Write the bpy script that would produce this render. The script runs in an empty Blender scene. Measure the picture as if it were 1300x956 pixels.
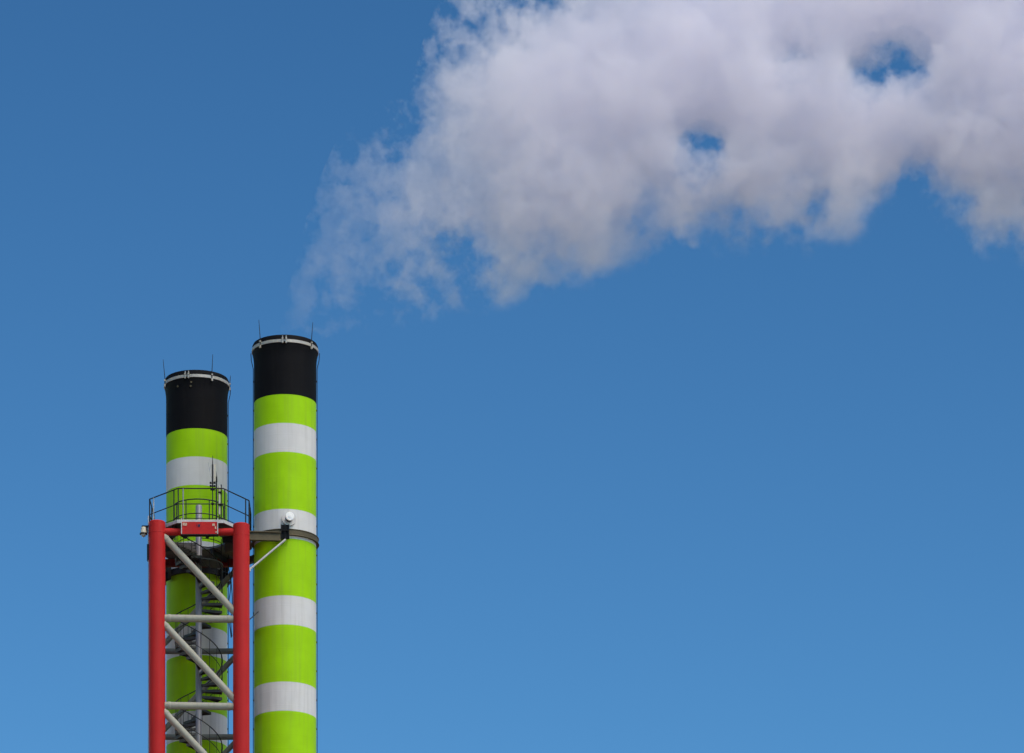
import bpy, math, random
from math import sin, cos, pi, radians, sqrt, atan2
from mathutils import Vector

random.seed(7)
sc = bpy.context.scene
COL = sc.collection

# ------------------------------------------------------------------ camera
EYE = 1.6                                   # eye height above the ground
cam_d = bpy.data.cameras.new('camera')
cam = bpy.data.objects.new('camera', cam_d)
COL.objects.link(cam)
cam.location = (0, 0, EYE)
cam.rotation_euler = (radians(90), 0, 0)    # level telephoto with a rise (perspective-corrected verticals)
cam_d.sensor_width = 36
cam_d.lens = 36 * 7500 / 1300
cam_d.shift_y = (3030 - 478) / 1300
cam_d.clip_start = 0.5
cam_d.clip_end = 30000
sc.camera = cam

# ------------------------------------------------------------------ daylight
SUN_AZ, SUN_EL = 40, 54                     # degrees right of the camera's back, degrees up
w = bpy.data.worlds.new('World')
sc.world = w
w.use_nodes = True
nt = w.node_tree
bg = nt.nodes['Background']
sky = nt.nodes.new('ShaderNodeTexSky')
sky.sky_type = 'NISHITA'
sky.sun_disc = False
sky.sun_elevation = radians(SUN_EL)
sky.sun_rotation = radians(180 - SUN_AZ)
sky.altitude = 0
sky.air_density = 1.0
sky.dust_density = 0.0
sky.ozone_density = 3.0
g1 = nt.nodes.new('ShaderNodeVectorMath'); g1.operation = 'SCALE'; g1.inputs['Scale'].default_value = 0.1
gs = nt.nodes.new('ShaderNodeSeparateXYZ')
gc = nt.nodes.new('ShaderNodeCombineXYZ')
for i, gam in enumerate((2.2, 2.07, 2.09)):   # a deep, saturated print of the sky, the same all round
    pw = nt.nodes.new('ShaderNodeMath'); pw.operation = 'POWER'; pw.inputs[1].default_value = gam
    nt.links.new(gs.outputs[i], pw.inputs[0]); nt.links.new(pw.outputs[0], gc.inputs[i])
g2 = nt.nodes.new('ShaderNodeVectorMath'); g2.operation = 'MULTIPLY'
g2.inputs[1].default_value = (37.0, 33.8, 25.2)
nt.links.new(sky.outputs[0], g1.inputs[0])
nt.links.new(g1.outputs[0], gs.inputs[0])
nt.links.new(gc.outputs[0], g2.inputs[0])
nt.links.new(g2.outputs[0], bg.inputs['Color'])
bg.inputs['Strength'].default_value = 0.1

sun_d = bpy.data.lights.new('sun', 'SUN')
sun = bpy.data.objects.new('sun', sun_d)
COL.objects.link(sun)
sun_d.energy = 3.5
sun_d.angle = radians(42)                  # veiled sun: nothing in the photograph casts a hard shadow
sun_d.color = (1.0, 0.90, 0.76)
to_sun = Vector((sin(radians(SUN_AZ)) * cos(radians(SUN_EL)), -cos(radians(SUN_AZ)) * cos(radians(SUN_EL)), sin(radians(SUN_EL))))
sun.rotation_euler = to_sun.to_track_quat('Z', 'Y').to_euler()
sun.location = (60, 150, 120)

sc.view_settings.view_transform = 'Standard'
sc.view_settings.look = 'None'
sc.view_settings.exposure = 0.0
sc.view_settings.gamma = 1.0
sc.render.engine = 'CYCLES'
cy = sc.cycles
cy.use_adaptive_sampling = True
cy.adaptive_threshold = 0.03
cy.use_denoising = True
cy.denoiser = 'OPENIMAGEDENOISE'
cy.max_bounces = 14
cy.volume_bounces = 10
cy.volume_step_rate = 0.14
cy.volume_max_steps = 512


# ------------------------------------------------------------------ helpers
class MB:
    """collects shapes into one mesh"""
    def __init__(s):
        s.v, s.f, s.m = [], [], []

    def add(s, vs, fs, mi=0):
        o = len(s.v)
        s.v += [tuple(v) for v in vs]
        s.f += [tuple(i + o for i in f) for f in fs]
        s.m += [mi] * len(fs)

    def box(s, x0, x1, y0, y1, z0, z1, mi=0):
        vs = [(x, y, z) for z in (z0, z1) for y in (y0, y1) for x in (x0, x1)]
        s.add(vs, [(0, 2, 3, 1), (4, 5, 7, 6), (0, 1, 5, 4), (2, 6, 7, 3), (0, 4, 6, 2), (1, 3, 7, 5)], mi)

    def beam(s, p, q, wd, ht, mi=0):
        """rectangular bar between two points"""
        p, q = Vector(p), Vector(q)
        d = (q - p).normalized()
        a = d.cross(Vector((0, 0, 1)))
        if a.length < 1e-4:
            a = Vector((1, 0, 0))
        a.normalize()
        b = a.cross(d).normalized()
        vs = [c + a * (i * wd / 2) + b * (j * ht / 2) for c in (p, q) for i, j in ((-1, -1), (1, -1), (1, 1), (-1, 1))]
        s.add(vs, [(3, 2, 1, 0), (4, 5, 6, 7), (0, 1, 5, 4), (1, 2, 6, 5), (2, 3, 7, 6), (3, 0, 4, 7)], mi)

    def tube(s, pts, r, n=12, caps=True, mi=0, closed=False):
        pts = [Vector(p) for p in pts]
        rs = r if isinstance(r, (list, tuple)) else [r] * len(pts)
        rings, up = [], None
        for i, p in enumerate(pts):
            if closed:
                d = pts[(i + 1) % len(pts)] - pts[i - 1]
            elif i == 0:
                d = pts[1] - pts[0]
            elif i == len(pts) - 1:
                d = pts[-1] - pts[-2]
            else:
                d = (pts[i + 1] - p).normalized() + (p - pts[i - 1]).normalized()
            d.normalize()
            if up is None:
                up = Vector((0, 0, 1)) if abs(d.z) < 0.9 else Vector((0, 1, 0))
            a = d.cross(up).normalized()
            b = a.cross(d).normalized()
            up = b
            rings.append([p + (a * cos(2 * pi * k / n) + b * sin(2 * pi * k / n)) * rs[i] for k in range(n)])
        vs = [v for ring in rings for v in ring]
        fs = []
        m = len(pts)
        for i in range(m if closed else m - 1):
            j = (i + 1) % m
            for k in range(n):
                l = (k + 1) % n
                fs.append((i * n + k, i * n + l, j * n + l, j * n + k))
        if caps and not closed:
            fs.append(tuple(range(n - 1, -1, -1)))
            fs.append(tuple((m - 1) * n + k for k in range(n)))
        s.add(vs, fs, mi)

    def lathe(s, prof, n=64, cx=0, cy=0, mats=None, close=False, a0=0):
        """profile of (r, z) turned about a vertical axis; mats gives one index per segment"""
        m = len(prof)
        vs = [(cx + r * cos(2 * pi * k / n + a0), cy + r * sin(2 * pi * k / n + a0), z) for r, z in prof for k in range(n)]
        for i in range(m if close else m - 1):
            j = (i + 1) % m
            fs = [(i * n + k, i * n + (k + 1) % n, j * n + (k + 1) % n, j * n + k) for k in range(n)]
            if i == 0:
                base = len(s.v)
                s.v += vs
            s.f += [tuple(q + base for q in f) for f in fs]
            s.m += [mats[i] if mats else 0] * len(fs)

    def mesh(s, name, mats, angle=35):
        me = bpy.data.meshes.new(name)
        me.from_pydata(s.v, [], s.f)
        for mt in (mats if isinstance(mats, (list, tuple)) else [mats]):
            me.materials.append(mt)
        me.polygons.foreach_set('material_index', s.m)
        me.polygons.foreach_set('use_smooth', [True] * len(s.f))
        me.validate()
        me.update()
        import bmesh
        bm = bmesh.new(); bm.from_mesh(me)
        bmesh.ops.recalc_face_normals(bm, faces=bm.faces)
        bm.to_mesh(me); bm.free()
        me.set_sharp_from_angle(angle=radians(angle))
        return me

    def build(s, name, mats, parent=None, angle=35):
        o = bpy.data.objects.new(name, s.mesh(name, mats, angle))
        COL.objects.link(o)
        if parent is not None:
            o.parent = parent
        return o


def inst(name, me, parent, loc=(0, 0, 0), rz=0):
    o = bpy.data.objects.new(name, me)
    COL.objects.link(o)
    o.parent = parent
    o.location = loc
    o.rotation_euler = (0, 0, rz)
    return o


def thing(name, loc, label, cat, group=None):
    o = bpy.data.objects.new(name, None)
    COL.objects.link(o)
    o.empty_display_size = 0.5
    o.location = loc
    o['label'] = label
    o['category'] = cat
    if group:
        o['group'] = group
    return o


# ------------------------------------------------------------------ materials
def paint(name, col, rough=0.45, metal=0.0, var=0.06, streak=0.08, scale=1.0, bump=0.02, seams=False, spec=0.12, grime=(0.12, 0.10, 0.08)):
    m = bpy.data.materials.new(name)
    m.use_nodes = True
    t = m.node_tree
    N, L = t.nodes, t.links
    p = N['Principled BSDF']
    p.inputs['Metallic'].default_value = metal
    p.inputs['Specular IOR Level'].default_value = spec
    tc = N.new('ShaderNodeTexCoord')
    n1 = N.new('ShaderNodeTexNoise'); n1.inputs['Scale'].default_value = 1.7 * scale; n1.inputs['Detail'].default_value = 6
    L.new(tc.outputs['Object'], n1.inputs['Vector'])
    mp = N.new('ShaderNodeMapping'); mp.inputs['Scale'].default_value = (9 * scale, 9 * scale, 0.35 * scale)
    L.new(tc.outputs['Object'], mp.inputs['Vector'])
    n2 = N.new('ShaderNodeTexNoise'); n2.inputs['Scale'].default_value = 1.0; n2.inputs['Detail'].default_value = 5
    L.new(mp.outputs[0], n2.inputs['Vector'])
    # broad fading of the paint
    r1 = N.new('ShaderNodeMapRange'); r1.inputs['From Min'].default_value = 0.3; r1.inputs['From Max'].default_value = 0.7
    r1.inputs['To Min'].default_value = 1 - var; r1.inputs['To Max'].default_value = 1 + var
    L.new(n1.outputs['Fac'], r1.inputs['Value'])
    sc1 = N.new('ShaderNodeVectorMath'); sc1.operation = 'SCALE'; sc1.inputs[0].default_value = col
    L.new(r1.outputs[0], sc1.inputs['Scale'])
    # rain streaks of grime
    r2 = N.new('ShaderNodeMapRange'); r2.inputs['From Min'].default_value = 0.5; r2.inputs['From Max'].default_value = 0.75
    r2.inputs['To Min'].default_value = 0; r2.inputs['To Max'].default_value = streak
    L.new(n2.outputs['Fac'], r2.inputs['Value'])
    mx = N.new('ShaderNodeMix'); mx.data_type = 'RGBA'
    mx.inputs['B'].default_value = (*grime, 1)
    L.new(r2.outputs[0], mx.inputs['Factor'])
    L.new(sc1.outputs[0], mx.inputs['A'])
    L.new(mx.outputs['Result'], p.inputs['Base Color'])
    rr = N.new('ShaderNodeMapRange'); rr.inputs['To Min'].default_value = rough - 0.08; rr.inputs['To Max'].default_value = rough + 0.12
    L.new(n1.outputs['Fac'], rr.inputs['Value'])
    L.new(rr.outputs[0], p.inputs['Roughness'])
    b = N.new('ShaderNodeBump'); b.inputs['Strength'].default_value = 0.35; b.inputs['Distance'].default_value = bump
    h = n1.outputs['Fac']
    if seams:                                # welded strakes every half metre
        sx = N.new('ShaderNodeSeparateXYZ'); L.new(tc.outputs['Object'], sx.inputs[0])
        pp = N.new('ShaderNodeMath'); pp.operation = 'PINGPONG'; pp.inputs[1].default_value = 0.25
        L.new(sx.outputs['Z'], pp.inputs[0])
        ms = N.new('ShaderNodeMapRange'); ms.inputs['From Min'].default_value = 0.0; ms.inputs['From Max'].default_value = 0.02
        ms.inputs['To Min'].default_value = 0.35; ms.inputs['To Max'].default_value = 0.0
        L.new(pp.outputs[0], ms.inputs['Value'])
        ad = N.new('ShaderNodeMath'); ad.operation = 'ADD'
        L.new(n1.outputs['Fac'], ad.inputs[0]); L.new(ms.outputs[0], ad.inputs[1])
        h = ad.outputs[0]
    L.new(h, b.inputs['Height'])
    L.new(b.outputs[0], p.inputs['Normal'])
    return m


M_GREEN = paint('lime_green_paint', (0.305, 0.575, 0.001), 0.5, seams=True, var=0.06, streak=0.17)
M_WHITE = paint('white_paint', (0.60, 0.585, 0.575), 0.5, seams=True, var=0.05, streak=0.18)
M_BLACK = paint('black_paint', (0.006, 0.006, 0.0075), 0.65, seams=True, var=0.15, streak=0.10, grime=(0.03, 0.026, 0.022), spec=0.07)
M_RED = paint('red_paint', (0.44, 0.019, 0.019), 0.5, var=0.06, streak=0.12)
M_REAR = paint('shade_darkened_tube_paint', (0.20, 0.20, 0.175), 0.55, var=0.1, streak=0.3)  # rear tubes: shade from stair and platform put into a darker grey
M_RED_SHADED = paint('shade_darkened_red_paint', (0.17, 0.012, 0.012), 0.6, var=0.15, streak=0.3)  # rear beam: the red is darkened to stand in for shade under the deck
M_TUBE = paint('grey_beige_tube_paint', (0.34, 0.33, 0.275), 0.5, var=0.06, streak=0.2)
M_GALV = paint('galvanised_steel', (0.42, 0.42, 0.43), 0.45, metal=0.5, var=0.12, streak=0.2, scale=3)
M_RIM = paint('bright_rim_steel', (0.46, 0.41, 0.35), 0.35, metal=0.35, var=0.08, streak=0.1, scale=3)
M_POLE = paint('grey_pole_paint', (0.27, 0.27, 0.295), 0.5, metal=0.2, var=0.08, streak=0.3)
M_TREAD = paint('stair_steel', (0.10, 0.097, 0.094), 0.6, metal=0.4, var=0.2, streak=0.2, scale=4)
M_DARK = paint('dark_rail_steel', (0.03, 0.03, 0.034), 0.5, metal=0.3, var=0.2, streak=0.1, scale=4)
M_DECK = paint('deck_plate_steel', (0.14, 0.14, 0.145), 0.6, metal=0.4, var=0.2, streak=0.2, scale=3)
M_EDGE = paint('light_edge_plate', (0.50, 0.49, 0.49), 0.5, metal=0.1, var=0.08, streak=0.25, scale=3)
M_BROWN = paint('brown_ring_steel', (0.10, 0.083, 0.052), 0.55, metal=0.2, var=0.15, streak=0.2, scale=3)
M_SOFTBLACK = paint('black_hardware', (0.014, 0.014, 0.015), 0.5, var=0.2, streak=0.1, scale=5)
M_CREAM = paint('cream_plastic', (0.52, 0.48, 0.39), 0.45, var=0.04, streak=0.15, scale=5)
M_DISC = paint('clean_white_disc', (0.88, 0.87, 0.85), 0.35, var=0.02, streak=0.05, scale=5)
M_RUST = paint('chipped_primer', (0.55, 0.36, 0.27), 0.7, var=0.3, streak=0.4, scale=12)
M_PLATE = paint('dark_blue_plate', (0.03, 0.03, 0.07), 0.4, var=0.1, streak=0.05, scale=10)
M_GROUND = paint('dry_ground', (0.21, 0.155, 0.145), 0.95, var=0.3, streak=0.0, scale=0.08, bump=0.1)

# ------------------------------------------------------------------ ground
mb = MB()
mb.add([(-9000, -9000, 0), (9000, -9000, 0), (9000, 9000, 0), (-9000, 9000, 0)], [(0, 1, 2, 3)])
g = mb.build('ground', M_GROUND)
g['kind'] = 'structure'

# ------------------------------------------------------------------ chimneys
H0 = EYE                                    # heights below are measured from the eye
R = 1.095
RT = (-7.987, 208.0)
LF = (-11.290, 211.6)
TOP = 71.86


def chimney(pos, label, ring_brackets):
    root = thing('chimney', (pos[0], pos[1], 0), label, 'chimney', 'striped factory chimneys')
    # shaft with its painted bands, 1 m white between 2 m of green
    edges = [(69.79, 1), (68.78, 0), (67.77, 1), (65.77, 0), (64.74, 1)]
    z = 64.74
    i = 0
    while z > 6:
        z -= 2.0; edges.append((z, 0))
        z -= 1.02; edges.append((z, 1))
    prof, mats = [], []
    for k, (h, mt) in enumerate(edges):
        prof.append((R, h + H0)); mats.append(mt)
    prof.append((R, 0.0))
    # first entry is the black/green boundary: colours go g, w, g, w ...
    cols = [1 if False else (0 if k % 2 == 0 else 1) for k in range(len(edges))]
    mb = MB(); mb.lathe(prof, 96, mats=cols); mb.build('shaft', [M_GREEN, M_WHITE], root)
    # black flared cap, open at the top with a liner inside
    mb = MB()
    cap = [(R + .004, 69.79), (R + .004, 71.16), (R + .012, 71.28), (R + .030, 71.42), (R + .055, 71.53), (R + .062, 71.57), (R + .062, 71.79), (R + .03, TOP),
           (R - .06, TOP), (R - .06, 69.2)]
    mb.lathe([(r, h + H0) for r, h in cap], 96)
    capo = mb.build('flared_cap', M_BLACK, root)
    mb = MB(); mb.lathe([(0.02, 69.6 + H0), (R - .062, 69.6 + H0)], 48); mb.build('flue_opening', M_SOFTBLACK, capo)
    # bright hoop with its clasp
    mb = MB()
    mb.lathe([(R + .064, 71.585 + H0), (R + .084, 71.590 + H0), (R + .084, 71.690 + H0), (R + .064, 71.695 + H0)], 96, close=True)
    hoop = mb.build('rim_hoop', M_RIM, root)
    return root, capo, hoop


def clasp(hoop, az):
    a = radians(az - 90)
    for s in (-1, 1):
        mb = MB()
        c = a + s * 0.052
        p = Vector((cos(c), sin(c), 0)); tdir = Vector((-sin(c), cos(c), 0))
        for dz in (-0.07, 0.06):
            q = p * (R + .11) + Vector((0, 0, 71.645 + H0 + dz))
            mb.beam(q - tdir * .03, q + tdir * .03, .05, .05)
            mb.build('clasp_jaw', M_RIM, hoop); mb = MB()
        mb.beam(p * (R + .10) + Vector((0, 0, 71.54 + H0)), p * (R + .10) + Vector((0, 0, 71.80 + H0)), .03, .05)
        mb.build('clasp', M_RIM, hoop)
    p = Vector((cos(a), sin(a), 0)); tdir = Vector((-sin(a), cos(a), 0))
    for dz in (-0.05, 0.06):
        q = p * (R + .112) + Vector((0, 0, 71.645 + H0 + dz))
        mb = MB(); mb.tube([q - tdir * .1, q + tdir * .1], .014, 8)
        mb.build('clasp_bolt', M_SOFTBLACK, hoop)


def rod(root, az, ln, lean=0.10):
    a = radians(az - 90)
    p = Vector((cos(a), sin(a), 0))
    b = p * (R + .095) + Vector((0, 0, 71.52 + H0))
    mb = MB()
    mb.tube([b, b + Vector((0, 0, .28)), b + p * lean * ln + Vector((0, 0, .28 + ln))], [.017, .015, .008], 8)
    o = mb.build('lightning_rod', M_DARK, root)
    mb = MB()
    mb.beam(b + Vector((0, 0, .02)) - p * .02, b + Vector((0, 0, .02)) + p * .03, .06, .09)
    mb.build('clamp', M_RIM, o)
    mb = MB(); mb.beam(b + Vector((0, 0, .20)) - p * .02, b + Vector((0, 0, .20)) + p * .03, .05, .05)
    mb.build('clamp', M_RIM, o)


def cable(root, az, top=71.5, off=0.03, r=0.013, clips=True, ring=65.2):
    a = radians(az - 90)
    p = Vector((cos(a), sin(a), 0))
    up = Vector((0, 0, 1))
    mb = MB()
    mb.tube([p * (R + .115) + up * (top + H0 + .1), p * (R + .10) + up * (top + H0 - .15), p * (R + off) + up * (top + H0 - .45), p * (R + off) + up * 30], r, 6)
    o = mb.build('lightning_conductor', M_DARK, root)
    if clips:
        mbc = MB()
        h = top - .9
        while h > 54:
            q = p * (R + off * .5) + up * (h + H0)
            mbc.beam(q - p * (off * .7), q + p * (off * .9), .05, .05)
            h -= 1.02
        mbc.build('cable_clips', M_SOFTBLACK, o)['kind'] = 'stuff'


def support_ring(root, brackets, h=64.945, mat=None):
    zc = h + H0
    mb = MB()
    prof = [(R + .006, zc + .105), (R + .095, zc + .105), (R + .095, zc + .082), (R + .078, zc + .076), (R + .078, zc - .076), (R + .095, zc - .082), (R + .105, zc - .105), (R + .006, zc - .105)]
    mb.lathe(prof, 96, close=True)
    ring = mb.build('support_ring', mat or M_BROWN, root)
    for az in brackets:
        a = radians(az - 90)
        p = Vector((cos(a), sin(a), 0)); t = Vector((-sin(a), cos(a), 0)); up = Vector((0, 0, 1))
        mb = MB()
        c = p * (R + .14) + up * (zc - .03)
        mb.beam(c - t * .15, c + t * .15, .03, .50)
        mb.build('bracket_plate', M_SOFTBLACK, ring)
        for s in (-1, 0, 1):
            q = c + t * (.135 * s) + p * .06
            mb = MB()
            mb.add([q + t * i * .011 + p * j * .055 + up * k * .25 for k in (-1, 1) for j in (-1, 1) for i in (-1, 1)],
                   [(0, 2, 3, 1), (4, 5, 7, 6), (0, 1, 5, 4), (2, 6, 7, 3), (0, 4, 6, 2), (1, 3, 7, 5)])
            mb.build('bracket_rib', M_SOFTBLACK, ring)
        mb = MB(); mb.beam(c + p * .06 + up * .03 - t * .15, c + p * .06 + up * .03 + t * .15, .11, .018)
        mb.build('bracket', M_SOFTBLACK, ring)
    return ring


rt, rcap, rhoop = chimney(RT, 'nearer right-hand lime green and white striped chimney with black top, trailing steam', ())
clasp(rhoop, 1)
for az, ln in ((-45, .66), (53, .62), (150, .5), (-150, .5)):
    rod(rt, az, ln)
cable(rt, -92); cable(rt, 91)
support_ring(rt, (2,))
# round port with a protruding neck
a = radians(9 - 90)
p = Vector((cos(a), sin(a), 0)); zc = Vector((0, 0, 65.42 + H0))
mb = MB(); mb.tube([p * (R - .1) + zc, p * (R + .06) + zc], .25, 32); port = mb.build('port_flange', M_WHITE, rt)
mb = MB(); mb.tube([p * (R + .0) + zc, p * (R + .26) + zc], .125, 24); mb.build('port_neck', M_DARK, port)
mb = MB()
mb.tube([p * (R + .262) + zc, p * (R + .30) + zc, p * (R + .315) + zc], [.152, .152, .138], 32)
mb.tube([p * (R + .312) + zc, p * (R + .33) + zc], .05, 20)
mb.build('port_cover', M_DISC, port)

lf, lcap, lhoop = chimney(LF, 'farther left lime green and white striped chimney with black top, behind the red stair tower', ())
clasp(lhoop, -14)
for az, ln in ((-70, .66), (30, .62), (88, .22), (165, .5)):
    rod(lf, az, ln)
cable(lf, 91)
support_ring(lf, (-52, 52), 64.74, M_DARK)
mb = MB()
for az, h in ((-34, 71.33), (-7, 71.42), (-8, 71.28)):
    a = radians(az - 90)
    p = Vector((cos(a), sin(a), 0))
    mb = MB(); mb.tube([p * (R - .02) + Vector((0, 0, h + H0)), p * (R + .05) + Vector((0, 0, h + H0))], .035, 10)
    mb.build('cap_bolt', M_BROWN, lcap)

# ------------------------------------------------------------------ stair tower
TX, TY = -11.0, 208.0
tw = thing('stair_tower', (TX, TY, 0), 'red-columned steel stair tower with grey diagonal tubes in front of the left chimney', 'tower')


def P(x, y, h):
    return Vector((x - TX, y - TY, h + H0))


FL, FR, RL, RR = (-12.386, 206.2), (-9.45, 206.2), (-12.60, 210.0), (-9.63, 210.0)
for (x, y), top, r in ((FL, 65.09, .289), (FR, 65.00, .289), (RL, 64.9, .27), (RR, 64.9, .27)):
    mb = MB()
    b = P(x, y, -H0)
    mb.tube([b, P(x, y, top - .03), P(x, y, top)], [r, r, r - .03], 40)
    col = mb.build('column', M_RED, tw)
    mb = MB(); mb.lathe([(r + .003, top - .42 + H0), (r + .008, top - .41 + H0), (r + .008, top - .395 + H0), (r + .003, top - .385 + H0)], 40, cx=b.x, cy=b.y)
    mb.build('weld_seam', M_RED, col)


def tube(name, p, q, r, mat, collar=False):
    mb = MB(); mb.tube([p, q], r, 24)
    o = mb.build(name, mat, tw)
    if collar:
        d = (q - p).normalized()
        for e, sg in ((p, 1), (q, -1)):
            c = e + d * (sg * .16)
            mb = MB(); mb.tube([c - d * .05, c - d * .04, c + d * .04, c + d * .05], [r + .002, r + .012, r + .012, r + .002], 24)
            mb.build('collar', mat, o)
    return o


# red ring beams at deck level
tube('red_cross_tube', P(FL[0] + .25, 206.2, 64.74), P(FR[0] - .25, 206.2, 64.74), .125, M_RED)
mb = MB(); mb.beam(P(RL[0] + .2, 210.0, 64.82), P(RR[0] - .2, 210.0, 64.82), .2, .24); mb.build('red_rear_beam', M_RED_SHADED, tw)
for a_, b_ in ((FL, RL), (FR, RR)):
    tube('red_side_tube', P(a_[0], a_[1] + .25, 64.74), P(b_[0], b_[1] - .25, 64.74), .11, M_RED)
PITCH = 3.05
for k in range(5):
    zt = 64.76 - PITCH * k                   # top of the bay
    zb = 61.71 - PITCH * k
    tube('cross_tube', P(FL[0] + .27, 206.2, zb + .02), P(FR[0] - .27, 206.2, zb - .02), .124, M_TUBE, True)
    tube('diagonal_tube', P(FL[0] + .2, 206.2, zt - .15), P(FR[0] - .2, 206.2, zb + .20), .121, M_TUBE, True)
    tube('cross_tube', P(RL[0] + .25, 210.0, zb - .02), P(RR[0] - .25, 210.0, zb - .02), .10, M_REAR)
    tube('diagonal_tube', P(RL[0] + .2, 210.0, zb + .2), P(RR[0] - .2, 210.0, zt - .2), .095, M_REAR)
    for a_, b_ in ((FL, RL), (FR, RR)):
        tube('side_tube', P(a_[0], a_[1] + .27, zb), P(b_[0], b_[1] - .25, zb), .10, M_REAR)

# deck: an eight-sided plate round the stair well
SX, SY = -11.03, 208.05
poly = [(-12.73, 207.2), (-11.67, 206.0), (-10.06, 206.0), (-9.21, 207.3), (-9.21, 208.9), (-9.95, 210.25), (-12.1, 210.25), (-12.73, 208.9)]
D0, D1 = 64.99, 65.07


def on_poly(a):
    d = Vector((cos(a), sin(a)))
    best = None
    for i in range(len(poly)):
        x0, y0 = poly[i]; x1, y1 = poly[(i + 1) % len(poly)]
        ex, ey = x1 - x0, y1 - y0
        den = d.x * ey - d.y * ex
        if abs(den) < 1e-9:
            continue
        t = ((x0 - SX) * ey - (y0 - SY) * ex) / den
        u = ((x0 - SX) * d.y - (y0 - SY) * d.x) / den
        if t > 0 and -1e-6 <= u <= 1 + 1e-6 and (best is None or t < best):
            best = t
    return SX + d.x * best, SY + d.y * best


angs = sorted([2 * pi * k / 48 for k in range(48)] + [atan2(y - SY, x - SX) % (2 * pi) for x, y in poly])
n = len(angs)
vs = []
for h in (D0, D1):
    for a in angs:
        x, y = on_poly(a); vs.append(P(x, y, h))
    for a in angs:
        vs.append(P(SX + .93 * cos(a), SY + .93 * sin(a), h))
fs = []
for k in range(n):
    l = (k + 1) % n
    fs.append((k, n + k, n + l, l))
    fs.append((2 * n + k, 2 * n + l, 3 * n + l, 3 * n + k))
    fs.append((k, l, 2 * n + l, 2 * n + k))
    fs.append((n + k, 3 * n + k, 3 * n + l, n + l))
mb = MB(); mb.add(vs, fs)
deck = mb.build('platform_deck', M_DECK, tw)
for i in range(len(poly)):
    x0, y0 = poly[i]; x1, y1 = poly[(i + 1) % len(poly)]
    mb = MB()
    c = Vector((x0 + x1, y0 + y1)) / 2 - Vector((SX, SY)); c.normalize()
    mb.beam(P(x0 + c.x * .012, y0 + c.y * .012, 65.04), P(x1 + c.x * .012, y1 + c.y * .012, 65.04), .02, .115)
    mb.build('edge_plate', M_EDGE, deck)
for k in range(8):                           # joists under the deck
    a = 2 * pi * k / 8 + .35
    x, y = on_poly(a)
    mb = MB()
    mb.beam(P(SX + .95 * cos(a), SY + .95 * sin(a), 64.90), P(SX + (x - SX) * .95, SY + (y - SY) * .95, 64.90), .09, .18)
    mb.build('joist', M_DARK, deck)

# red fascia box at the front
mb = MB(); v = P(-11.50, 205.86, 64.56); q = P(-10.27, 206.05, 64.985)
mb.box(v.x, q.x, v.y, q.y, v.z, q.z)
fas = mb.build('fascia_panel', M_RED, tw)
mb = MB(); v = P(-11.53, 205.85, 64.525); q = P(-10.24, 206.06, 64.557)
mb.box(v.x, q.x, v.y, q.y, v.z, q.z); mb.build('bottom_lip', M_SOFTBLACK, fas)
for x in (-11.515, -10.255):
    mb = MB(); v = P(x - .014, 205.835, 64.56); q = P(x + .014, 205.90, 65.10)
    mb.box(v.x, q.x, v.y, q.y, v.z, q.z); mb.build('end_strip', M_EDGE, fas)
for x, h, wd, ht in ((-11.40, 64.90, .15, .10), (-10.40, 64.88, .09, .08), (-10.33, 64.78, .05, .09), (-10.31, 64.63, .05, .05)):
    mb = MB(); v = P(x - wd / 2, 205.848, h - ht / 2); q = P(x + wd / 2, 205.859, h + ht / 2)
    mb.box(v.x, q.x, v.y, q.y, v.z, q.z)
    mb.build('bolted_plate', M_RUST, fas)
for x, wd in ((-10.905, .07), (-10.975, .018)):
    mb = MB(); v = P(x - wd / 2, 205.850, 64.81); q = P(x + wd / 2, 205.8595, 64.90)
    mb.box(v.x, q.x, v.y, q.y, v.z, q.z); mb.build('name_plate', M_PLATE, fas)

# guard rail round the deck
RAILT, RAILM = 66.20, 65.66
line = [(-12.66, 209.0), (-12.71, 207.2), (-11.66, 206.03), (-10.07, 206.03), (-9.23, 207.35), (-9.23, 208.8)]
mb = MB()
rr_ = .022
mb.tube([P(x, y, RAILT) for x, y in line], rr_, 8)
gr = mb.build('guard_rail', M_DARK, tw)
mb = MB(); mb.tube([P(x, y, RAILM) for x, y in line], .018, 8); mb.build('mid_rail', M_DARK, gr)
mb = MB(); mb.tube([P(x, y, 65.16) for x, y in line], .014, 8); mb.build('toe_rail', M_DARK, gr)
posts = [(-12.66, 209.0, M_DARK), (-12.71, 207.2, M_DARK), (-12.56, 207.03, M_GALV), (-11.80, 206.19, M_DARK), (-11.64, 206.03, M_DARK), (-11.47, 206.03, M_POLE),
         (-10.30, 206.03, M_DARK), (-10.02, 206.10, M_DARK), (-9.34, 207.18, M_DARK), (-9.23, 207.35, M_DARK), (-9.23, 208.8, M_DARK), (-12.69, 208.1, M_DARK), (-9.23, 208.1, M_DARK)]
for x, y, mt in posts:
    mb = MB(); mb.tube([P(x, y, 65.0), P(x, y, RAILT)], .022, 8)
    mb.build('post', mt, gr)
# hoop rails round the stair well
for h, r in ((66.2, .022), (65.70, .018)):
    mb = MB(); mb.tube([P(SX + .87 * cos(t), SY + .87 * sin(t), h) for t in [radians(-185 + 190 * k / 30) for k in range(31)]], r, 8)
    wr = mb.build('well_rail', M_DARK, tw)
for d in (-185, -150, -118, -62, -30, 5):
    t = radians(d); mb = MB()
    mb.tube([P(SX + .87 * cos(t), SY + .87 * sin(t), 65.07), P(SX + .87 * cos(t), SY + .87 * sin(t), 66.2)], .018, 8)
    mb.build('post', M_DARK, wr)

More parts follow.
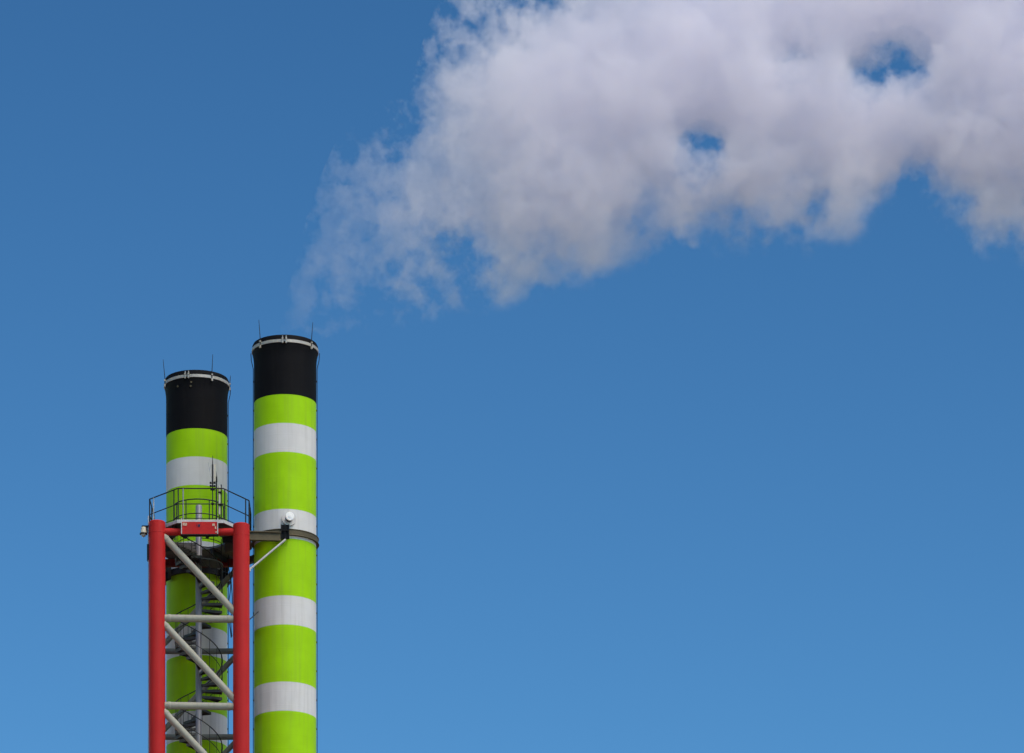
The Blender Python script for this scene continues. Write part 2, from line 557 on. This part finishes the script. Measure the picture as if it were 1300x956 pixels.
# link to the right chimney
mb = MB()
p0, p1 = P(-9.18, 206.38, 64.66), P(-8.10, 206.68, 64.72)
mb.beam(p0, p1, .03, .26)
up = Vector((0, 0, 1))
lk = mb.build('link_beam', M_BROWN, tw)
for s in (-1, 1):
    mb = MB(); mb.beam(p0 + up * .14 * s, p1 + up * .14 * s, .16, .03); mb.build('flange', M_BROWN, lk)
mb = MB(); mb.tube([P(-9.17, 206.35, 63.47), P(-7.92, 206.66, 64.62)], .035, 12)
ls = mb.build('link_strut', M_EDGE, tw)
mb = MB(); mb.tube([P(-9.17, 206.35, 63.47) - up * .06, P(-9.17, 206.35, 63.47) + up * .06], .05, 10)
mb.build('strut_foot', M_EDGE, ls)
mb = MB(); mb.beam(P(-9.5, 209.85, 64.80), P(-8.68, 208.86, 64.80), .16, .22); mb.build('rear_link_beam', M_BROWN, tw)
# side brackets and gear at the right rear
mb = MB(); mb.beam(P(-9.95, 207.6, 64.62), P(-9.4, 208.5, 64.62), .35, .3); mb.build('cable_box', M_BROWN, tw)
# junction box and conduit on the left column
mb = MB(); v = P(-12.74, 206.15, 63.76); q = P(-12.66, 206.4, 64.30)
mb.box(v.x, q.x, v.y, q.y, v.z, q.z); jb = mb.build('junction_box', M_SOFTBLACK, tw)
for za, zb_, r in ((65.3, 64.30, .018), (63.76, 50, .012)):
    mb = MB(); mb.tube([P(-12.695, 206.2, za), P(-12.695, 206.2, zb_)], r, 8); mb.build('conduit', M_GALV, jb)
# loose cables down behind the right column
for j in range(3):
    mb = MB(); pts = []
    for k in range(14):
        f = k / 13
        pts.append(P(-9.80 - .09 * j + .06 * sin(5 * f + j), 208.9 + .1 * j, 64.9 - 3.0 * f) + Vector((.12 * sin(9 * f + 2 * j) * (1 - f), 0, 0)))
    mb.tube(pts, .014, 6)
    mb.build('hanging_cable', M_SOFTBLACK, tw)
mb = MB(); mb.tube([P(-9.18, 206.9, 61.9), P(-8.9, 207.2, 62.25)], .018, 8); mb.build('cable_arm', M_DARK, tw)

# ------------------------------------------------------------------ spiral staircase
st = thing('spiral_staircase', (SX, SY, 0), 'grey steel spiral staircase winding round a pole inside the red tower', 'staircase')


def S(r, t, h):
    return Vector((r * cos(t), r * sin(t), h + H0))


mb = MB(); mb.tube([(0, 0, 0), (0, 0, 66.22 + H0), (0, 0, 66.25 + H0)], [.11, .11, .095], 24)
pole = mb.build('centre_pole', M_POLE, st)
RISE = PITCH / 16
mb = MB()
wdt = radians(27)
ri, ro, th = .10, .84, .035
tv = []
for h in (-th, 0):
    for r in (ri, ro * .5, ro):
        for k in range(4):
            t = -wdt / 2 + wdt * k / 3
            tv.append((r * cos(t), r * sin(t), h))
tf = []
for lay in (0, 12):
    for i in range(2):
        for k in range(3):
            tf.append((lay + i * 4 + k, lay + i * 4 + k + 1, lay + i * 4 + k + 5, lay + i * 4 + k + 4))
for k in range(3):
    tf.append((k, k + 1, k + 13, k + 12)); tf.append((8 + k, 8 + k + 1, 20 + k + 1, 20 + k))
for i in range(2):
    tf.append((i * 4, i * 4 + 4, i * 4 + 16, i * 4 + 12)); tf.append((i * 4 + 3, i * 4 + 7, i * 4 + 19, i * 4 + 15))
mb.add(tv, tf)
for t in (-wdt / 2 + .02, wdt / 2 - .02):    # folded edges under the tread
    mb.beam((ri * cos(t), ri * sin(t), -.055), (ro * cos(t), ro * sin(t), -.055), .012, .06)
mb.beam((ro * cos(-wdt / 2), ro * sin(-wdt / 2), -.05), (ro * cos(wdt / 2), ro * sin(wdt / 2), -.05), .012, .09)
tread_me = mb.mesh('tread', M_TREAD, 30)
mb = MB(); mb.tube([(.83, 0, 0), (.83, 0, 1.0)], .009, 6)
bal_me = mb.mesh('baluster', M_DARK, 30)
# tread k counted from the deck down; a tread facing the camera lies at 60.58
k0 = -62
hp, hm = [], []
N_TR = 88
first = None
for k in range(N_TR):
    h = 64.90 - RISE * k
    # angle: turning clockwise seen from above on the way up
    t = radians(-90) - (h - 60.58) / PITCH * 2 * pi
    inst('tread', tread_me, st, (0, 0, h + H0), t)
    hp.append((t, h + 1.0)); hm.append((t, h + .48))
hr = None
for seq, r, nm in ((hp, .02, 'handrail'), (hm, .013, 'lower_rail')):
    mb = MB(); pts = []
    for i in range(len(seq) - 1):
        for f in (0, .5):
            t = seq[i][0] * (1 - f) + seq[i + 1][0] * f
            h = seq[i][1] * (1 - f) + seq[i + 1][1] * f
            pts.append(S(.83, t, h))
    mb.tube(pts, r, 6)
    o = mb.build(nm, M_DARK, hr or st); hr = hr or o
for k in range(N_TR):
    h = 64.90 - RISE * k
    t = radians(-90) - (h - 60.58) / PITCH * 2 * pi
    inst('baluster', bal_me, hr, (0, 0, h + H0), t)

# short upper flight and the landing under the deck
for k in range(7):
    inst('tread', tread_me, st, (0, 0, 64.93 - .115 * k + H0), radians(-188 + 16 * k))
mb = MB()
for h0, t0, t1 in ((64.16, -82, 22),):
    n_ = 10
    vs = [S(r, radians(t0 + (t1 - t0) * k / n_), h) for h in (h0 - .05, h0) for r in (.1, .86) for k in range(n_ + 1)]
    m_ = n_ + 1
    fs = []
    for k in range(n_):
        fs += [(k, k + 1, m_ + k + 1, m_ + k), (2 * m_ + k, 2 * m_ + k + 1, 3 * m_ + k + 1, 3 * m_ + k), (m_ + k, m_ + k + 1, 3 * m_ + k + 1, 3 * m_ + k), (k, k + 1, 2 * m_ + k + 1, 2 * m_ + k)]
    fs += [(0, m_, 3 * m_, 2 * m_), (n_, m_ + n_, 3 * m_ + n_, 2 * m_ + n_)]
    mb.add(vs, fs)
land = mb.build('landing', M_TREAD, st)
for d in (-82, -48, -14, 20):
    mb = MB(); mb.tube([S(.83, radians(d), 64.16), S(.83, radians(d), 65.0)], .012, 6); mb.build('post', M_DARK, land)
for h in (64.55, 64.85):
    mb = MB(); mb.tube([S(.83, radians(-82 + 104 * k / 12), h) for k in range(13)], .013, 6); mb.build('rail', M_DARK, land)

# ------------------------------------------------------------------ antennas and camera on the tower
def A(x, y):
    return (x, y, 65.07 + H0)


an = thing('antenna_mast', A(-10.44, 205.99), 'thin dark whip antenna with two rows of black clamps above the front guard rail', 'antenna', 'antennas clamped to the guard rail')
mb = MB(); mb.tube([(0, 0, .05), (0, 0, 1.15), (0, 0, 1.16), (0, 0, 1.95), (0, 0, 1.97), (0, 0, 2.26)], [.018, .018, .03, .03, .018, .009], 10); mb.build('mast', M_DARK, an)
for h in (1.20, 1.31):
    mb = MB()
    for s in (-1, 1):
        mb.box(s * .07 - .03, s * .07 + .03, -.05, .03, h - .025, h + .025)
    mb.box(-.06, .06, -.02, .02, h - .01, h + .01)
    mb.build('clamp', M_SOFTBLACK, an)
for wd, h in ((.08, 1.06), (.05, .56)):
    mb = MB(); mb.box(-wd, wd, -.055, .05, h, h + .04); mb.build('rail_bracket', M_SOFTBLACK, an)
mb = MB(); mb.tube([(-.06, 0, 1.55), (-.10, 0, 1.75), (-.15, 0, 2.03)], [.012, .012, .01], 8); mb.tube([(-.10, .01, 1.72), (-.075, .01, 1.93)], .008, 6)
mb.tube([(-.06, 0, 1.55), (0, 0, 1.45)], .012, 8); mb.build('side_whip', M_GALV, an)

an = thing('panel_antenna', A(-10.31, 206.06), 'cream panel antenna on a dark post, rightward neighbour of the whip antenna', 'antenna', 'antennas clamped to the guard rail')
mb = MB(); mb.tube([(0, 0, 0), (0, 0, 1.55)], .026, 10); mb.build('post', M_DARK, an)
mb = MB(); mb.box(-.085, -.02, -.03, .03, 1.38, 1.98); mb.build('panel', M_CREAM, an)
mb = MB(); mb.add([(0, -.03, 1.38), (.035, -.03, 1.36), (.03, -.03, 1.52), (.0, -.03, 1.74), (0, .03, 1.38), (.035, .03, 1.36), (.03, .03, 1.52), (.0, .03, 1.74)],
                  [(0, 1, 2, 3), (7, 6, 5, 4), (0, 4, 5, 1), (1, 5, 6, 2), (2, 6, 7, 3), (3, 7, 4, 0)]); mb.build('back_housing', M_SOFTBLACK, an)

an = thing('tube_antenna', A(-10.20, 206.12), 'short thick white tube antenna with a dark rod, nearest the rail corner', 'antenna', 'antennas clamped to the guard rail')
mb = MB(); mb.tube([(-.01, 0, .25), (-.01, 0, 1.22), (-.01, 0, 1.24)], [.035, .035, .02], 12); mb.build('tube', M_CREAM, an)
mb = MB(); mb.tube([(.055, .02, 0), (.055, .02, 1.30)], .02, 8); mb.build('rod', M_DARK, an)
for h in (.55, .98):
    mb = MB(); mb.box(-.05, .08, -.05, .05, h, h + .06); mb.build('clamp', M_SOFTBLACK, an)

dc = thing('dome_camera', (-12.86, 206.2, 64.95 + H0), 'small cream dome camera on a black arm at the left column top', 'camera')
mb = MB(); mb.box(-.06, .18, -.05, .05, -.04, 0); mb.add([], []); mb.box(.09, .14, -.03, .03, -.25, -.04); mb.build('arm', M_SOFTBLACK, dc)
mb = MB(); mb.lathe([(.0, -.05), (.075, -.05), (.085, -.07), (.11, -.26), (.0, -.26)], 24); mb.build('housing', M_CREAM, dc)
mb = MB(); mb.lathe([(.0, -.262), (.135, -.262), (.135, -.30), (.0, -.30)], 24); mb.build('rim', M_SOFTBLACK, dc)
mb = MB(); mb.lathe([(.09, -.302), (.085, -.33), (.06, -.37), (.03, -.39), (.001, -.395)], 20); mb.build('lens_dome', M_GALV, dc)

# ------------------------------------------------------------------ steam plume
S36 = 36.06


def uz(px, py):
    return (px - 362) / S36, (441 - py) / S36


# outline of the drifting steam: u along the wind, top and bottom
OUT = [(356, 400, 438), (368, 372, 437), (385, 306, 434), (400, 256, 430), (430, 192, 422), (470, 168, 408), (520, 134, 396), (560, 24, 382), (600, -4, 368), (640, -20, 365), (700, -50, 343),
       (760, -78, 333), (800, -86, 312), (850, -96, 300), (900, -105, 294), (960, -112, 292), (1020, -116, 293), (1070, -118, 286),
       (1110, -120, 268), (1150, -120, 240), (1170, -120, 232), (1190, -120, 248), (1220, -120, 266), (1260, -122, 302), (1300, -125, 300), (1400, -140, 312), (1520, -150, 300), (1640, -165, 310), (1760, -175, 300)]
UMAX = 40.0
pl = []
for px, t, b in OUT:
    u = (px - 362) / S36
    zt, zb = (441 - t) / S36, (441 - b) / S36
    pl.append((u, (zt + zb) / 2, (zt - zb) / 2))


def depth(u):
    return min(3.4, .45 + .30 * u)


class X:
    """tiny expression builder over Math nodes"""
    def __init__(s, t, out):
        s.t, s.o = t, out

    @staticmethod
    def op(t, kind, *a, clamp=False):
        nd = t.nodes.new('ShaderNodeMath'); nd.operation = kind; nd.use_clamp = clamp
        for i, q in enumerate(a):
            if isinstance(q, X):
                t.links.new(q.o, nd.inputs[i])
            else:
                nd.inputs[i].default_value = q
        return X(t, nd.outputs[0])

    def __add__(s, q): return X.op(s.t, 'ADD', s, q)
    def __radd__(s, q): return X.op(s.t, 'ADD', s, q)
    def __sub__(s, q): return X.op(s.t, 'SUBTRACT', s, q)
    def __rsub__(s, q): return X.op(s.t, 'SUBTRACT', q, s)
    def __mul__(s, q): return X.op(s.t, 'MULTIPLY', s, q)
    def __rmul__(s, q): return X.op(s.t, 'MULTIPLY', s, q)
    def __truediv__(s, q): return X.op(s.t, 'DIVIDE', s, q)
    def sq(s): return X.op(s.t, 'MULTIPLY', s, s)
    def sqrt(s): return X.op(s.t, 'SQRT', s)
    def ss(s, a, b, lo=0.0, hi=1.0):
        nd = s.t.nodes.new('ShaderNodeMapRange'); nd.interpolation_type = 'SMOOTHSTEP'
        nd.inputs['From Min'].default_value = a; nd.inputs['From Max'].default_value = b
        nd.inputs['To Min'].default_value = lo; nd.inputs['To Max'].default_value = hi
        s.t.links.new(s.o, nd.inputs['Value'])
        return X(s.t, nd.outputs[0])


def curve(t, x, pts, vmax):
    nd = t.nodes.new('ShaderNodeFloatCurve')
    c = nd.mapping.curves[0]
    while len(c.points) > 2:
        c.points.remove(c.points[-1])
    c.points[0].location = (pts[0][0] / UMAX, pts[0][1] / vmax)
    c.points[1].location = (pts[-1][0] / UMAX, pts[-1][1] / vmax)
    for u, v in pts[1:-1]:
        c.points.new(u / UMAX, v / vmax)
    for q in c.points:
        q.handle_type = 'AUTO_CLAMPED'
    nd.mapping.update()
    t.links.new(x.o, nd.inputs['Value'])
    return X(t, nd.outputs[0]) * vmax


sm = bpy.data.materials.new('steam')
sm.use_nodes = True
t = sm.node_tree
for nd in list(t.nodes):
    if nd.type == 'BSDF_PRINCIPLED':
        t.nodes.remove(nd)
out = [nd for nd in t.nodes if nd.type == 'OUTPUT_MATERIAL'][0]
tc = t.nodes.new('ShaderNodeTexCoord')
sp = t.nodes.new('ShaderNodeSeparateXYZ')
t.links.new(tc.outputs['Object'], sp.inputs[0])
u, v, z = (X(t, sp.outputs[i]) for i in range(3))
def noise(scale, detail, rough, dist=0.0, off=(0, 0, 0)):
    mp = t.nodes.new('ShaderNodeMapping'); mp.inputs['Location'].default_value = off
    t.links.new(tc.outputs['Object'], mp.inputs['Vector'])
    nz = t.nodes.new('ShaderNodeTexNoise'); nz.inputs['Scale'].default_value = scale; nz.inputs['Detail'].default_value = detail
    nz.inputs['Roughness'].default_value = rough; nz.inputs['Distortion'].default_value = dist
    t.links.new(mp.outputs[0], nz.inputs['Vector'])
    return X(t, nz.outputs['Fac'])


n1 = noise(0.42, 3, 0.60)
n2 = noise(1.25, 6, 0.65, off=(3.1, 0.7, 5.3))
uw = u + (n1 - 0.5) * u.ss(0.0, 3.0, 1.2, 1.5) + (n2 - 0.5) * 2.2      # the wind tears the outline
un = uw / UMAX
zc = curve(t, un, [(a, b) for a, b, c in pl], 20.0)
rz = curve(t, un, [(a, c) for a, b, c in pl], 20.0)
ry = X.op(t, 'MINIMUM', u * .30 + .45, 3.4)
nn = (((z - zc) / rz).sq() + (v / ry).sq()).sqrt()


holes = None
ragged = (n2 - 0.5) * 6.0 + (n1 - 0.5) * 2.0      # torn, not round, gaps
for px, py, a, b, amp in ((893, 182, 27, 24, 2.3), (1146, 74, 32, 28, 3.6), (1096, 92, 21, 24, 4.4), (1010, 80, 40, 30, .5), (1165, 222, 18, 26, .5), (692, -2, 36, 16, .9), (588, 322, 18, 14, .2), (508, 50, 30, 46, .7)):
    hu, hz = uz(px, py)
    e = (u - hu).sq() * (S36 / a) ** 2 + (z - hz).sq() * (S36 / b) ** 2
    e = X.op(t, 'EXPONENT', (e + ragged) * -1.0) * amp
    holes = e if holes is None else holes + e
edge = (1.0 - nn) + (n1 - 0.49) * u.ss(1.0, 9.0, 1.3, 1.6) + (n2 - 0.50) * u.ss(1.0, 11.0, 4.4, 0.9) - u.ss(2.5, 9.0, 0.30, 0.0) - u.ss(28.0, 38.0, 0.0, 0.6) - holes
soft = edge.ss(0.0, 0.26)
dens = soft * nn.ss(1.03, 1.2, 1.0, 0.0) * u.ss(1.2, 9.5, 0.15, 0.52) * (u + (n2 - 0.5) * 4.0).ss(-0.5, 1.0) * (u + (n1 - 0.5) * 8.0).ss(30.0, 37.0, 1.0, 0.0)
vs_ = t.nodes.new('ShaderNodeVolumePrincipled')
vs_.inputs['Color'].default_value = (0.953, 0.938, 0.992, 1)
vs_.inputs['Anisotropy'].default_value = 0.0
t.links.new(dens.o, vs_.inputs['Density'])
t.links.new(vs_.outputs[0], out.inputs['Volume'])

mb = MB()
NR = 28
vs, fs = [], []
for i, (a, b, c) in enumerate(pl):
    for k in range(NR):
        q = 2 * pi * k / NR
        lump = 1.20 + .03 * sin(3 * q + i * 1.7) + .02 * sin(5 * q - i)
        vs.append((a, (depth(a)) * cos(q) * lump, b + (c + .06) * sin(q) * lump))
for i in range(len(pl) - 1):
    for k in range(NR):
        l = (k + 1) % NR
        fs.append((i * NR + k, i * NR + l, (i + 1) * NR + l, (i + 1) * NR + k))
fs.append(tuple(range(NR)))
fs.append(tuple((len(pl) - 1) * NR + k for k in range(NR)))
mb.add(vs, fs)
sp_ = mb.build('steam_plume', sm)
sp_.location = (RT[0], RT[1], 71.8 + H0)
sp_['kind'] = 'stuff'
sp_['label'] = 'pale lavender-white steam plume drifting right from the right chimney top'
sp_['category'] = 'steam'
